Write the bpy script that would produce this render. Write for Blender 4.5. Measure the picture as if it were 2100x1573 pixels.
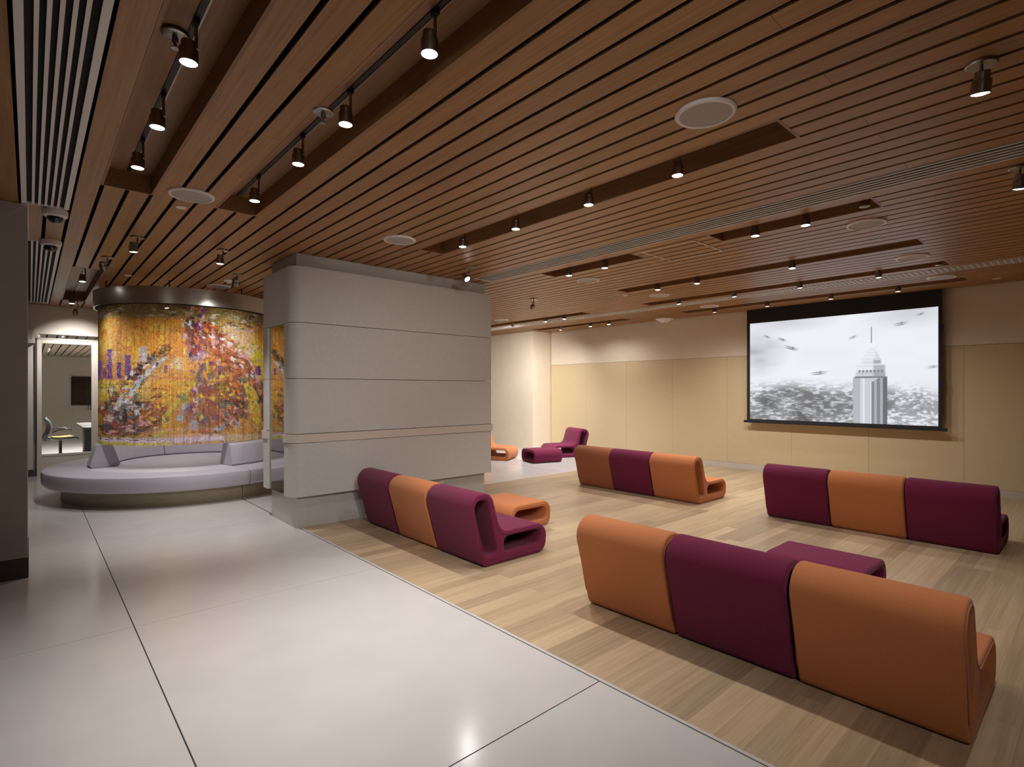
import bpy, bmesh, math, random
import numpy as np
from mathutils import Vector, Matrix

for o in list(bpy.data.objects): bpy.data.objects.remove(o)
scn = bpy.context.scene
COL = scn.collection
PI = math.pi

# ------------------------------------------------------------------ camera
F_PX, YAW, HORIZON = 1100.63, math.radians(48.056), 800.3
cam_d = bpy.data.cameras.new('camera'); cam = bpy.data.objects.new('camera', cam_d); COL.objects.link(cam)
cam_d.sensor_fit = 'HORIZONTAL'; cam_d.sensor_width = 36.0
cam_d.lens = F_PX / 2100 * 36.0
cam_d.shift_y = (HORIZON - 786.5) / 2100
cam_d.clip_start = 0.05
cam.location = (0, 0, 1.5)
cam.rotation_euler = (PI / 2, 0, YAW - PI / 2)
scn.camera = cam

# ------------------------------------------------------------------ world / exposure
w = bpy.data.worlds.new('world'); scn.world = w; w.use_nodes = True
w.node_tree.nodes['Background'].inputs[0].default_value = (0.5, 0.45, 0.4, 1)
w.node_tree.nodes['Background'].inputs[1].default_value = 0.0
scn.view_settings.view_transform = 'Standard'; scn.view_settings.look = 'None'
scn.view_settings.gamma = 1.0; scn.view_settings.use_curve_mapping = False
scn.view_settings.exposure = 0.0
LAMP = 1.0          # overall strength of the spot lamps
LAMP_COL = (1.0, 0.965, 0.93)

H = 2.99            # underside of the ceiling boards
GAP0, PITCH, GAPW = 0.393, 0.1487, 0.026
def gx(n): return GAP0 + PITCH * n

# ------------------------------------------------------------------ materials
def nodes_of(m):
    m.use_nodes = True
    return m.node_tree.nodes, m.node_tree.links
def mat(name, col, rough=0.5, metal=0.0, spec=0.5, noise=0.0, nscale=8.0, bump=0.0, bscale=60.0, sheen=0.0, coat=0.0, emit=None, estr=0.0):
    m = bpy.data.materials.new(name); N, L = nodes_of(m); b = N['Principled BSDF']
    b.inputs['Base Color'].default_value = (*col, 1); b.inputs['Roughness'].default_value = rough
    b.inputs['Metallic'].default_value = metal; b.inputs['Specular IOR Level'].default_value = spec
    b.inputs['Sheen Weight'].default_value = sheen; b.inputs['Coat Weight'].default_value = coat
    if sheen: b.inputs['Sheen Roughness'].default_value = 0.6
    if emit:
        b.inputs['Emission Color'].default_value = (*emit, 1); b.inputs['Emission Strength'].default_value = estr
    g = N.new('ShaderNodeNewGeometry')
    if noise:
        t = N.new('ShaderNodeTexNoise'); t.inputs['Scale'].default_value = nscale; t.inputs['Detail'].default_value = 4
        L.new(g.outputs['Position'], t.inputs['Vector'])
        r = N.new('ShaderNodeMapRange'); r.inputs[1].default_value = 0.3; r.inputs[2].default_value = 0.7
        r.inputs[3].default_value = 1 - noise; r.inputs[4].default_value = 1 + noise
        L.new(t.outputs['Fac'], r.inputs[0])
        x = N.new('ShaderNodeMix'); x.data_type = 'RGBA'; x.blend_type = 'MULTIPLY'; x.inputs[0].default_value = 1
        x.inputs[6].default_value = (*col, 1); L.new(r.outputs[0], x.inputs[7]); L.new(x.outputs[2], b.inputs['Base Color'])
    if bump:
        t = N.new('ShaderNodeTexNoise'); t.inputs['Scale'].default_value = bscale; t.inputs['Detail'].default_value = 3
        L.new(g.outputs['Position'], t.inputs['Vector'])
        bp = N.new('ShaderNodeBump'); bp.inputs['Strength'].default_value = bump; bp.inputs['Distance'].default_value = 0.003
        L.new(t.outputs['Fac'], bp.inputs['Height']); L.new(bp.outputs[0], b.inputs['Normal'])
    return m
def wood(name, c0, c1, sx, sy, sz, rough, var, dash=0.0, coat=0.0):
    """grain from a stretched noise in place coordinates; every board gets its own shade"""
    m = bpy.data.materials.new(name); N, L = nodes_of(m); b = N['Principled BSDF']
    g = N.new('ShaderNodeNewGeometry'); oi = N.new('ShaderNodeObjectInfo')
    off = N.new('ShaderNodeVectorMath'); off.operation = 'MULTIPLY_ADD'; off.inputs[1].default_value = (sx, sy, sz)
    sc = N.new('ShaderNodeMath'); sc.operation = 'MULTIPLY'; sc.inputs[1].default_value = 57.0; L.new(oi.outputs['Random'], sc.inputs[0])
    L.new(g.outputs['Position'], off.inputs[0]); L.new(sc.outputs[0], off.inputs[2])
    t = N.new('ShaderNodeTexNoise'); t.inputs['Scale'].default_value = 1; t.inputs['Detail'].default_value = 5; t.inputs['Roughness'].default_value = 0.62
    L.new(off.outputs[0], t.inputs['Vector'])
    cr = N.new('ShaderNodeValToRGB'); cr.color_ramp.elements[0].position = 0.3; cr.color_ramp.elements[1].position = 0.7
    cr.color_ramp.elements[0].color = (*c0, 1); cr.color_ramp.elements[1].color = (*c1, 1)
    L.new(t.outputs['Fac'], cr.inputs[0])
    r = N.new('ShaderNodeMapRange'); r.inputs[3].default_value = 1 - var; r.inputs[4].default_value = 1 + var; L.new(oi.outputs['Random'], r.inputs[0])
    x = N.new('ShaderNodeMix'); x.data_type = 'RGBA'; x.blend_type = 'MULTIPLY'; x.inputs[0].default_value = 1
    L.new(cr.outputs[0], x.inputs[6]); L.new(r.outputs[0], x.inputs[7])
    out = x.outputs[2]
    if dash:
        off2 = N.new('ShaderNodeVectorMath'); off2.operation = 'MULTIPLY'; off2.inputs[1].default_value = (sx * 2.2, sy * 2.2, sz * 2)
        L.new(g.outputs['Position'], off2.inputs[0])
        t2 = N.new('ShaderNodeTexNoise'); t2.inputs['Scale'].default_value = 1; t2.inputs['Detail'].default_value = 2; L.new(off2.outputs[0], t2.inputs['Vector'])
        r2 = N.new('ShaderNodeMapRange'); r2.inputs[1].default_value = 0.58; r2.inputs[2].default_value = 0.72; r2.inputs[3].default_value = 1; r2.inputs[4].default_value = 1 - dash
        L.new(t2.outputs['Fac'], r2.inputs[0])
        x2 = N.new('ShaderNodeMix'); x2.data_type = 'RGBA'; x2.blend_type = 'MULTIPLY'; x2.inputs[0].default_value = 1
        L.new(out, x2.inputs[6]); L.new(r2.outputs[0], x2.inputs[7]); out = x2.outputs[2]
    L.new(out, b.inputs['Base Color'])
    b.inputs['Roughness'].default_value = rough; b.inputs['Coat Weight'].default_value = coat; b.inputs['Coat Roughness'].default_value = 0.25
    return m
def vcol(name, rough, emit=0.0, metal=0.0, spec=0.5):
    m = bpy.data.materials.new(name); N, L = nodes_of(m); b = N['Principled BSDF']
    a = N.new('ShaderNodeAttribute'); a.attribute_name = 'col'
    b.inputs['Roughness'].default_value = rough; b.inputs['Metallic'].default_value = metal; b.inputs['Specular IOR Level'].default_value = spec
    if emit:
        b.inputs['Base Color'].default_value = (0.02, 0.02, 0.02, 1)
        L.new(a.outputs['Color'], b.inputs['Emission Color']); b.inputs['Emission Strength'].default_value = emit
    else: L.new(a.outputs['Color'], b.inputs['Base Color'])
    return m

M = {}
M['ceil'] = wood('bamboo_board', (0.265, 0.124, 0.040), (0.38, 0.195, 0.068), 70, 1.3, 30, 0.42, 0.10, dash=0.28)
M['pocket'] = wood('bamboo_pocket', (0.23, 0.108, 0.043), (0.31, 0.16, 0.066), 70, 1.5, 60, 0.5, 0.06, dash=0.2)
M['black'] = mat('matt_black', (0.006, 0.006, 0.006), 0.9)
M['oak'] = wood('oak_floor', (0.37, 0.26, 0.155), (0.52, 0.39, 0.255), 1.1, 42, 5, 0.34, 0.20, dash=0.12)
M['tile'] = mat('white_floor_slab', (0.60, 0.57, 0.56), 0.17, noise=0.035, nscale=3.0, spec=0.5)
M['joint'] = mat('dark_joint', (0.02, 0.018, 0.018), 0.8)
M['steel'] = mat('steel_strip', (0.66, 0.64, 0.64), 0.4, metal=0.3)
M['cream'] = mat('cream_plaster', (0.80, 0.70, 0.555), 0.7, noise=0.02, nscale=5)
M['fabric'] = mat('cream_fabric_panel', (0.66, 0.53, 0.325), 0.85, noise=0.03, nscale=40, bump=0.15, bscale=300)
M['offwhite'] = mat('warm_white_paint', (0.68, 0.61, 0.54), 0.6)
M['plaster'] = mat('grey_column_plaster', (0.42, 0.39, 0.36), 0.75, noise=0.04, nscale=6, bump=0.1, bscale=80)
M['base_dark'] = mat('dark_base_board', (0.06, 0.055, 0.052), 0.5)
M['base_light'] = mat('light_base_board', (0.60, 0.55, 0.48), 0.45)
M['panel'] = mat('grey_linen_panel', (0.56, 0.535, 0.50), 0.62, noise=0.045, nscale=55, bump=0.08, bscale=220)
M['band'] = mat('beige_bumper_band', (0.62, 0.54, 0.46), 0.45)
M['core'] = mat('grey_glossy_core', (0.48, 0.455, 0.42), 0.16, noise=0.03, nscale=8)
M['neck'] = mat('grey_paint', (0.53, 0.505, 0.47), 0.6)
M['mirror'] = mat('tinted_mirror', (0.42, 0.41, 0.40), 0.03, metal=1.0)
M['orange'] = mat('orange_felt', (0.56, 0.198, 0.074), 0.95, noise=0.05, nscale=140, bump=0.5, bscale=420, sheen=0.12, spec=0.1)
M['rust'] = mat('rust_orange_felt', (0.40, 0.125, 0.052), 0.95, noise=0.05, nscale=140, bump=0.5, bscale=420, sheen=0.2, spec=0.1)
M['plum'] = mat('plum_felt', (0.17, 0.0155, 0.058), 0.95, noise=0.06, nscale=140, bump=0.5, bscale=420, sheen=0.10, spec=0.1)
M['leather'] = mat('lilac_leather', (0.49, 0.465, 0.54), 0.42, noise=0.02, nscale=9, bump=0.12, bscale=160)
M['plinth'] = wood('champagne_plinth', (0.36, 0.29, 0.20), (0.46, 0.38, 0.27), 9, 9, 55, 0.4, 0.05)
M['brushed'] = mat('brushed_metal', (0.55, 0.52, 0.48), 0.33, metal=1.0)
M['beads'] = vcol('coloured_glass_beads', 0.16, spec=0.8)
M['white_metal'] = mat('white_metal', (0.74, 0.70, 0.66), 0.45)
M['speaker'] = mat('speaker_grille', (0.42, 0.385, 0.35), 0.7)
M['nickel'] = mat('dark_nickel', (0.30, 0.27, 0.24), 0.32, metal=1.0)
M['lens'] = mat('lamp_lens', (0.9, 0.9, 0.9), 0.3, emit=(1.0, 0.95, 0.86), estr=18)
M['lens_dim'] = mat('lamp_lens_dimmed', (0.9, 0.9, 0.9), 0.3, emit=(1.0, 0.93, 0.82), estr=1.2)
M['lens_off'] = mat('lamp_lens_off', (0.25, 0.24, 0.22), 0.2)
M['track'] = mat('track_black', (0.012, 0.011, 0.01), 0.5)
M['screen_black'] = mat('screen_black', (0.012, 0.013, 0.016), 0.7)
M['picture'] = vcol('projected_picture', 0.9, emit=1.0)
M['dome'] = mat('black_dome', (0.008, 0.008, 0.008), 0.06, spec=0.6)
M['tv'] = mat('dark_tv', (0.02, 0.017, 0.013), 0.12)
M['grey_plastic'] = mat('grey_plastic', (0.10, 0.10, 0.095), 0.5)
M['dark_plastic'] = mat('dark_plastic', (0.03, 0.03, 0.03), 0.4)
M['mustard'] = mat('mustard_fabric', (0.55, 0.38, 0.12), 0.9)
M['table'] = mat('grey_table', (0.16, 0.145, 0.14), 0.35)
M['redmark'] = mat('red_lettering', (0.25, 0.03, 0.02), 0.6)
gm = bpy.data.materials.new('window_glass'); N, L = nodes_of(gm)
N.remove(N['Principled BSDF'])
tr = N.new('ShaderNodeBsdfTransparent'); tr.inputs[0].default_value = (0.93, 0.94, 0.93, 1)
gl = N.new('ShaderNodeBsdfGlossy'); gl.inputs['Roughness'].default_value = 0.02
fr = N.new('ShaderNodeFresnel'); fr.inputs[0].default_value = 1.5
mx = N.new('ShaderNodeMixShader'); L.new(fr.outputs[0], mx.inputs[0]); L.new(tr.outputs[0], mx.inputs[1]); L.new(gl.outputs[0], mx.inputs[2])
L.new(mx.outputs[0], N['Material Output'].inputs[0]); M['glass'] = gm

# ------------------------------------------------------------------ helpers
def link(name, me, m=None, parent=None, loc=(0, 0, 0), rot=(0, 0, 0), scale=(1, 1, 1)):
    o = bpy.data.objects.new(name, me); COL.objects.link(o)
    if m is not None and me is not None and len(me.materials) == 0: me.materials.append(M[m] if isinstance(m, str) else m)
    if parent: o.parent = parent
    o.location = loc; o.rotation_euler = rot; o.scale = scale
    return o
def tag(o, label=None, cat=None, group=None, kind=None):
    if label: o['label'] = label
    if cat: o['category'] = cat
    if group: o['group'] = group
    if kind: o['kind'] = kind
    return o
def thing(name, label, cat, loc=(0, 0, 0), rz=0.0, group=None):
    o = bpy.data.objects.new(name, None); COL.objects.link(o); o.empty_display_size = 0.1
    o.location = loc; o.rotation_euler = (0, 0, rz)
    return tag(o, label, cat, group)
def copy_tree(o, parent=None):
    c = o.copy(); COL.objects.link(c)
    if parent: c.parent = parent
    for ch in list(o.children): copy_tree(ch, c)
    return c
def mesh(name, V, Fc, smooth=None):
    me = bpy.data.meshes.new(name); me.from_pydata([tuple(v) for v in V], [], Fc); me.update()
    if smooth is not None:
        me.shade_smooth(); me.set_sharp_from_angle(angle=math.radians(smooth))
    return me
def box_data(x0, x1, y0, y1, z0, z1):
    V = [(x0, y0, z0), (x1, y0, z0), (x1, y1, z0), (x0, y1, z0), (x0, y0, z1), (x1, y0, z1), (x1, y1, z1), (x0, y1, z1)]
    Fc = [(0, 3, 2, 1), (4, 5, 6, 7), (0, 1, 5, 4), (1, 2, 6, 5), (2, 3, 7, 6), (3, 0, 4, 7)]
    return V, Fc
def boxes_mesh(name, bs, bevel=0.0):
    V, Fc = [], []
    for b in bs:
        v, f = box_data(*b); k = len(V); V += v; Fc += [tuple(i + k for i in q) for q in f]
    me = mesh(name, V, Fc)
    if bevel:
        bm = bmesh.new(); bm.from_mesh(me); bmesh.ops.bevel(bm, geom=bm.edges[:], offset=bevel, segments=2, affect='EDGES', profile=0.5)
        bm.to_mesh(me); bm.free()
    return me
def box(name, b, m, parent=None, bevel=0.0, loc=(0, 0, 0), rot=(0, 0, 0)):
    return link(name, boxes_mesh(name, [b], bevel), m, parent, loc, rot)
UNIT = boxes_mesh('unit', [(-0.5, 0.5, -0.5, 0.5, -0.5, 0.5)])
def unit_mesh(m):
    me = UNIT.copy(); me.materials.append(M[m]); return me
def ubox(name, me, b, parent):
    return link(name, me, None, parent, ((b[0] + b[1]) / 2, (b[2] + b[3]) / 2, (b[4] + b[5]) / 2), (0, 0, 0), (b[1] - b[0], b[3] - b[2], b[5] - b[4]))
def lathe_mesh(name, prof, seg=24, a0=0.0, a1=2 * PI, caps=False, smooth=35):
    """profile of (r, z) turned about z"""
    full = abs(a1 - a0 - 2 * PI) < 1e-6
    n = seg if full else seg + 1
    V, Fc = [], []
    for i in range(n):
        a = a0 + (a1 - a0) * i / seg
        for r, z in prof: V.append((r * math.cos(a), r * math.sin(a), z))
    k = len(prof)
    for i in range(seg):
        j = (i + 1) % n
        for q in range(k - 1):
            Fc.append((i * k + q, j * k + q, j * k + q + 1, i * k + q + 1))
    if caps and not full:
        Fc.append(tuple(range(k))); Fc.append(tuple((n - 1) * k + q for q in reversed(range(k))))
    me = mesh(name, V, Fc)
    bm = bmesh.new(); bm.from_mesh(me); bmesh.ops.remove_doubles(bm, verts=bm.verts, dist=1e-5); bmesh.ops.recalc_face_normals(bm, faces=bm.faces); bm.to_mesh(me); bm.free()
    me.shade_smooth(); me.set_sharp_from_angle(angle=math.radians(smooth))
    return me
def tube_mesh(name, pts, r, seg=8, closed=False):
    pts = [Vector(p) for p in pts]; n = len(pts); V, Fc = [], []
    for i, p in enumerate(pts):
        a = pts[(i - 1) % n] if (closed or i > 0) else p; b = pts[(i + 1) % n] if (closed or i < n - 1) else p
        t = (b - a).normalized(); u = t.orthogonal().normalized() if abs(t.y) > 0.99 else t.cross(Vector((0, 1, 0))).normalized()
        v = t.cross(u)
        for k in range(seg):
            an = 2 * PI * k / seg; V.append(p + r * (math.cos(an) * u + math.sin(an) * v))
    for i in range(n if closed else n - 1):
        j = (i + 1) % n
        for k in range(seg): Fc.append((i * seg + k, i * seg + (k + 1) % seg, j * seg + (k + 1) % seg, j * seg + k))
    if not closed:
        Fc.append(tuple(reversed(range(seg)))); Fc.append(tuple((n - 1) * seg + k for k in range(seg)))
    return mesh(name, V, Fc, 50)
def fillet(P, R, seg=8):
    """closed polygon P with corner radii R -> list of points"""
    out = []; n = len(P)
    for i in range(n):
        p = Vector(P[i]); a = Vector(P[i - 1]); b = Vector(P[(i + 1) % n]); r = R[i]
        u = (a - p).normalized(); v = (b - p).normalized()
        if r <= 0: out.append(tuple(p)); continue
        half = u.angle(v) / 2; d = r / math.tan(half); c = p + (u + v).normalized() * (r / math.sin(half))
        s = p + u * d - c; e = p + v * d - c
        ang = s.angle_signed(e)
        a0 = math.atan2(s.y, s.x); a1 = math.atan2(e.y, e.x); da = (a1 - a0 + PI) % (2 * PI) - PI
        for k in range(seg + 1):
            t = a0 + da * k / seg; out.append((c.x + r * math.cos(t), c.y + r * math.sin(t)))
    return out
def inset(P, d):
    n = len(P); out = []; area = sum(P[i - 1][0] * P[i][1] - P[i][0] * P[i - 1][1] for i in range(n)); s = 1 if area > 0 else -1
    for i in range(n):
        a = Vector(P[i - 1]); b = Vector(P[(i + 1) % n]); t = (b - a).normalized(); out.append((P[i][0] - s * t.y * d, P[i][1] + s * t.x * d))
    return out

# ================================================================== FLOOR
floor = box('floor', (-3.3, 10.3, -3.6, 12.7, -0.12, -0.002), 'joint'); tag(floor, kind='structure')
TILE_X = [-2.91 - 1.0, -2.905, -1.206, 0.493, 2.192]
TILE_Y = [-3.6, -2.993, -0.618, 1.757, 4.132, 6.507, 8.882, 11.257, 12.7]
tile_me = unit_mesh('tile')
def tiles(xs, ys, clip):
    for i in range(len(xs) - 1):
        for j in range(len(ys) - 1):
            x0, x1, y0, y1 = max(xs[i], clip[0]), min(xs[i + 1], clip[1]), max(ys[j], clip[2]), min(ys[j + 1], clip[3])
            if x1 - x0 > 0.05 and y1 - y0 > 0.05:
                g = 0.003
                ubox('floor_slab', tile_me, (x0 + g, x1 - g, y0 + (0.0015 if j not in (3,) else g), y1 - (0.0015 if j not in (2,) else g), -0.05, 0.0), floor)
tiles(TILE_X, TILE_Y, (-3.3, 2.185, -3.6, 12.7))
tiles([2.192, 3.891, 5.59, 7.289, 8.988, 10.3], [6.655, 8.882, 11.257, 12.7], (2.185, 10.3, 6.655, 12.7))
box('edge_strip', (2.187, 2.206, -3.6, 5.88, -0.03, 0.003), 'steel', floor)
box('edge_strip', (4.78, 10.1, 6.637, 6.652, -0.03, 0.002), 'steel', floor)
random.seed(4)
oak_me = unit_mesh('oak'); PW = 0.1275
rest = []; planks = []
row = 0; y = 6.636
while y > -3.5:
    x = 2.207
    L0 = random.uniform(0.5, 2.0)
    while x < 10.09:
        x1 = min(x + L0, 10.1)
        if 10.1 - x1 < 0.25: x1 = 10.1
        planks.append((x, x1, y - PW, y)); x = x1; L0 = random.uniform(1.5, 2.6)
    y -= PW; row += 1
def nearness(p): return min(p[2], 6) ** 0 * (1 if (p[3] < -0.3 and p[0] > 3.2) or p[3] < -1.4 else 0) * 100 + math.hypot((p[0] + p[1]) / 2, p[2])
planks.sort(key=nearness)
for k, p in enumerate(planks):
    b = (p[0] + 0.0002, p[1] - 0.0002, p[2] + 0.0002, p[3] - 0.0002, -0.02, 0.0)
    if k < 298: ubox('floor_plank', oak_me, b, floor)
    else: rest.append(b)
if rest: tag(link('floor_planks_rest', boxes_mesh('planks_rest', rest), 'oak', floor), kind='stuff')

# ================================================================== CEILING
ceiling = box('ceiling', (-3.3, 10.3, -3.6, 12.55, 3.16, 3.24), 'black'); tag(ceiling, kind='structure')
# (first gap, y0, y1, description)
POCK = {
 'P1': (0, -1.2, 4.87), 'P2': (5, -1.2, 4.87), 'P3': (18, 1.23, 4.88), 'P4': (30, 1.24, 2.575), 'P4b': (30, 3.50, 4.86),
 'P5': (41, 1.265, 4.91), 'P6': (50, 1.267, 5.40), 'P6b': (50, 6.73, 10.2), 'P7': (59, 1.278, 5.44), 'P7b': (59, 6.75, 9.5), 'P8': (0, 8.35, 11.5)}
VENT = {'V1': (27, -3.4, 5.68), 'VL1': (-3, -3.4, 5.75), 'VL2': (-3, 7.15, 12.18), 'V2': (53, -3.4, 11.2)}
ceil_me = unit_mesh('ceil')
random.seed(11)
pieces = []
for n in range(-25, 66):
    x0, x1 = gx(n) + GAPW / 2, min(gx(n + 1) - GAPW / 2, 10.095)
    if x1 - x0 < 0.03: continue
    cuts = sorted([(v[1], v[2]) for v in list(POCK.values()) + list(VENT.values()) if v[0] <= n < v[0] + 2])
    spans = []; y = -3.5
    for a, b in cuts:
        if a > y: spans.append((y, a))
        y = max(y, b)
    spans.append((y, 12.5))
    for a, b in spans:
        if x0 > 9.4 and b > 9.72: b = 9.715
        if b - a < 0.02: continue
        s = a
        off = random.choice([2.0, 3.2, 4.4])
        while s < b - 0.01:
            e = min(b, s + off); off = 4.8
            if b - e < 0.6: e = b
            pieces.append((x0, x1, s + 0.0008, e - 0.0008, H, H + 0.012)); s = e
def seen(p):
    d = math.hypot((p[0] + p[1]) / 2, max(0.3, min(p[3], 6)))
    hidden = p[3] < 0.2 or p[1] < -0.25 or (p[0] > 4.8 and p[2] > 9 and p[0] < 7.5)
    return d + (100 if hidden else 0)
pieces.sort(key=seen); rest = []
for k, p in enumerate(pieces):
    if k < 296: ubox('ceiling_board', ceil_me, p, ceiling)
    else: rest.append(p)
if rest: tag(link('ceiling_boards_rest', boxes_mesh('boards_rest', rest), 'ceil', ceiling), kind='stuff')
PZ = 3.125
for k, (n, y0, y1) in POCK.items():
    xa, xb = gx(n) + 0.004, gx(n + 2) - 0.004; t = 0.016; xm = (xa + xb) / 2
    link('light_pocket', boxes_mesh('light_pocket', [(xa - t, xa, y0 - t, y1 + t, H - 0.001, PZ + t), (xb, xb + t, y0 - t, y1 + t, H - 0.001, PZ + t),
        (xa, xb, y0 - t, y0, H - 0.001, PZ + t), (xa, xb, y1, y1 + t, H - 0.001, PZ + t),
        (xa, xm - 0.011, y0, y1, PZ, PZ + t), (xm + 0.011, xb, y0, y1, PZ, PZ + t)]), 'pocket', ceiling)
tag(box('trim_1', (-0.053, -0.006, 5.757, 7.14, H - 0.012, H - 0.001), 'neck'), kind='structure')

# ================================================================== WALLS
def struct(name, b, m): return tag(box(name, b, m), kind='structure')
wr = struct('wall_right', (10.115, 10.3, -3.6, 9.72, 0.0, 3.16), 'joint')
seams = [9.70, 8.53, 7.345, 6.16, 4.97, 3.785, 2.60, 1.41, 0.22, -0.97, -2.16, -3.5]
for i in range(len(seams) - 1):
    box('fabric_panel', (10.09, 10.114, seams[i + 1] + 0.0012, seams[i] - 0.0012, 0.11, 2.148), 'fabric', wr, bevel=0.001)
ups = [9.70, 4.97, 0.22, -3.5]
for i in range(3): box('upper_panel', (10.092, 10.114, ups[i + 1] + 0.0002, ups[i] - 0.0002, 2.153, 3.0), 'cream', wr)
struct('baseboard_right', (10.092, 10.114, -3.5, 9.70, 0.0, 0.108), 'base_light')
struct('wall_nib', (9.44, 10.3, 9.72, 12.65, 0.0, 3.16), 'cream')
wb = tag(link('wall_back', boxes_mesh('wall_back', [(-3.3, 0.062, 12.5, 12.65, 0, 3.16), (0.062, 0.97, 12.5, 12.65, 2.49, 3.16), (0.97, 9.44, 12.5, 12.65, 0, 3.16)]), 'offwhite'), kind='structure')
struct('wall_left', (-3.3, -3.15, -3.6, 12.5, 0, 3.16), 'plaster')
struct('wall_front', (-3.15, 10.115, -3.6, -3.5, 0, 3.16), 'plaster')
struct('baseboard_back', (-3.15, 0.05, 12.485, 12.499, 0.0, 0.12), 'base_dark')
# meeting room behind the glass
struct('floor_meeting_room', (-2.5, 5.0, 12.5, 21.6, -0.06, -0.001), 'tile')
mc = tag(box('ceiling_meeting_room', (-2.5, 5.0, 12.66, 21.6, 2.57, 2.62), 'black'), kind='structure')
M['pale'] = wood('pale_board', (0.44, 0.37, 0.29), (0.54, 0.46, 0.37), 70, 1.3, 30, 0.5, 0.06)
mb = unit_mesh('pale')
for n in range(-16, 30):
    ubox('ceiling_board', mb, (gx(n) + GAPW / 2, gx(n + 1) - GAPW / 2, 12.66, 21.4, 2.53, 2.55), mc)
struct('wall_meeting_back', (-2.5, 5.0, 21.45, 21.6, 0, 2.57), 'offwhite')
struct('wall_meeting_left', (-2.6, -2.5, 12.65, 21.6, 0, 2.57), 'offwhite')
struct('wall_meeting_right', (5.0, 5.1, 12.65, 21.6, 0, 2.57), 'offwhite')
# glazed door screen
d1 = tag(bpy.data.objects.new('door_1', None), kind='structure'); COL.objects.link(d1); d1.location = (0, 0, 0)
fy = (12.47, 12.53)
link('door_frame', boxes_mesh('door_frame', [(0.094, 0.156, *fy, 0, 2.385), (0.842, 0.955, *fy, 0, 2.385), (0.156, 0.842, *fy, 2.325, 2.385), (0.156, 0.842, *fy, 0.335, 0.375)], 0.003), 'offwhite', d1)
box('kick_panel', (0.157, 0.841, 12.475, 12.525, 0.0, 0.331), 'offwhite', d1, 0.002)
box('pane', (0.157, 0.841, 12.495, 12.503, 0.376, 2.324), 'glass', d1)
box('head_channel', (0.064, 0.968, 12.47, 12.54, 2.387, 2.42), 'plaster', d1, 0.002)
box('dark_jamb', (0.063, 0.093, 12.47, 12.53, 0.0, 2.386), 'base_dark', d1)
box('transom_pane', (0.064, 0.968, 12.497, 12.503, 2.421, 2.489), 'glass', d1)

# column at the left edge
co = thing('column', 'square grey plastered column with dark base at the left picture edge', 'column', (-0.6, 6.2, 0))
box('shaft', (-0.59, 0.588, -0.41, 0.41, 0.16, H - 0.001), 'plaster', co, 0.004)
box('base_board', (-0.598, 0.594, -0.416, 0.416, 0.0, 0.158), 'base_dark', co, 0.002)

# ================================================================== CLAD PILLAR
px0, px1, py0, py1 = 2.15, 4.765, 5.89, 6.68
pil = thing('clad_pillar', 'long grey linen-panelled pillar block with beige bumper band beside the plum and orange sofa', 'pillar', (2.15, 5.89, 0))
pl = lambda x, y: (x - 2.15, y - 5.89)
box('plinth', (0, px1 - px0, 0, py1 - py0, 0.0, 0.42), 'core', pil)
box('neck', (0, px1 - px0, 0, py1 - py0, 0.42, H), 'neck', pil)
def ring_path(d, r, gap=None):
    X0, X1, Y0, Y1 = -d, px1 - px0 + d, -d, py1 - py0 + d
    P = fillet([(X0, Y0), (X1, Y0), (X1, Y1), (X0, Y1)], [r, 0.04, 0.04, 0.03], 10)
    if gap is None: return P, True
    ya, yb = gap                                   # opening in the left face
    i0 = 0
    return [(X0, ya)] + P + [(X0, yb)], False
def shell(name, z0, z1, do, di, m, gap=None, r=0.14):
    Po, closed = ring_path(do, r + do - 0.08, gap); Pi, _ = ring_path(di, max(0.02, r - (0.08 - di)), gap)
    n = len(Po); V = []; Fc = []
    for a, b in zip(Po, Pi): V += [(*a, z0), (*a, z1), (*b, z1), (*b, z0)]
    for i in range(n if closed else n - 1):
        j = (i + 1) % n
        for k in range(4): Fc.append((i * 4 + k, j * 4 + k, j * 4 + (k + 1) % 4, i * 4 + (k + 1) % 4))
    if not closed: Fc += [(0, 1, 2, 3), tuple((n - 1) * 4 + k for k in (3, 2, 1, 0))]
    me = mesh(name, V, Fc); bm = bmesh.new(); bm.from_mesh(me); bmesh.ops.recalc_face_normals(bm, faces=bm.faces); bm.to_mesh(me); bm.free()
    me.shade_smooth(); me.set_sharp_from_angle(angle=math.radians(30))
    return link(name, me, m, pil)
gapY = (6.04 - 5.89, 6.58 - 5.89)
g = 0.003
shell('linen_panel', 0.348, 0.926, 0.08, 0.005, 'panel', gapY)
shell('bumper_band', 0.932, 1.024, 0.095, 0.005, 'band', gapY)
shell('linen_panel', 1.03, 1.627 - g, 0.08, 0.005, 'panel', gapY)
shell('linen_panel', 1.627 + g, 2.232 - g, 0.08, 0.005, 'panel', gapY)
shell('linen_panel', 2.232 + g, 2.838, 0.08, 0.005, 'panel', None)
gp = box('glass_panel', (-0.06, -0.01, gapY[0] + 0.002, gapY[1] - 0.002, 0.352, 2.23), 'mirror', pil); gp['label'] = 'tall dark tinted mirror strip'
box('outlet_plate', (1.86, 1.93, -0.006, -0.0005, 0.245, 0.31), 'band', pil, 0.002)

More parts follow.
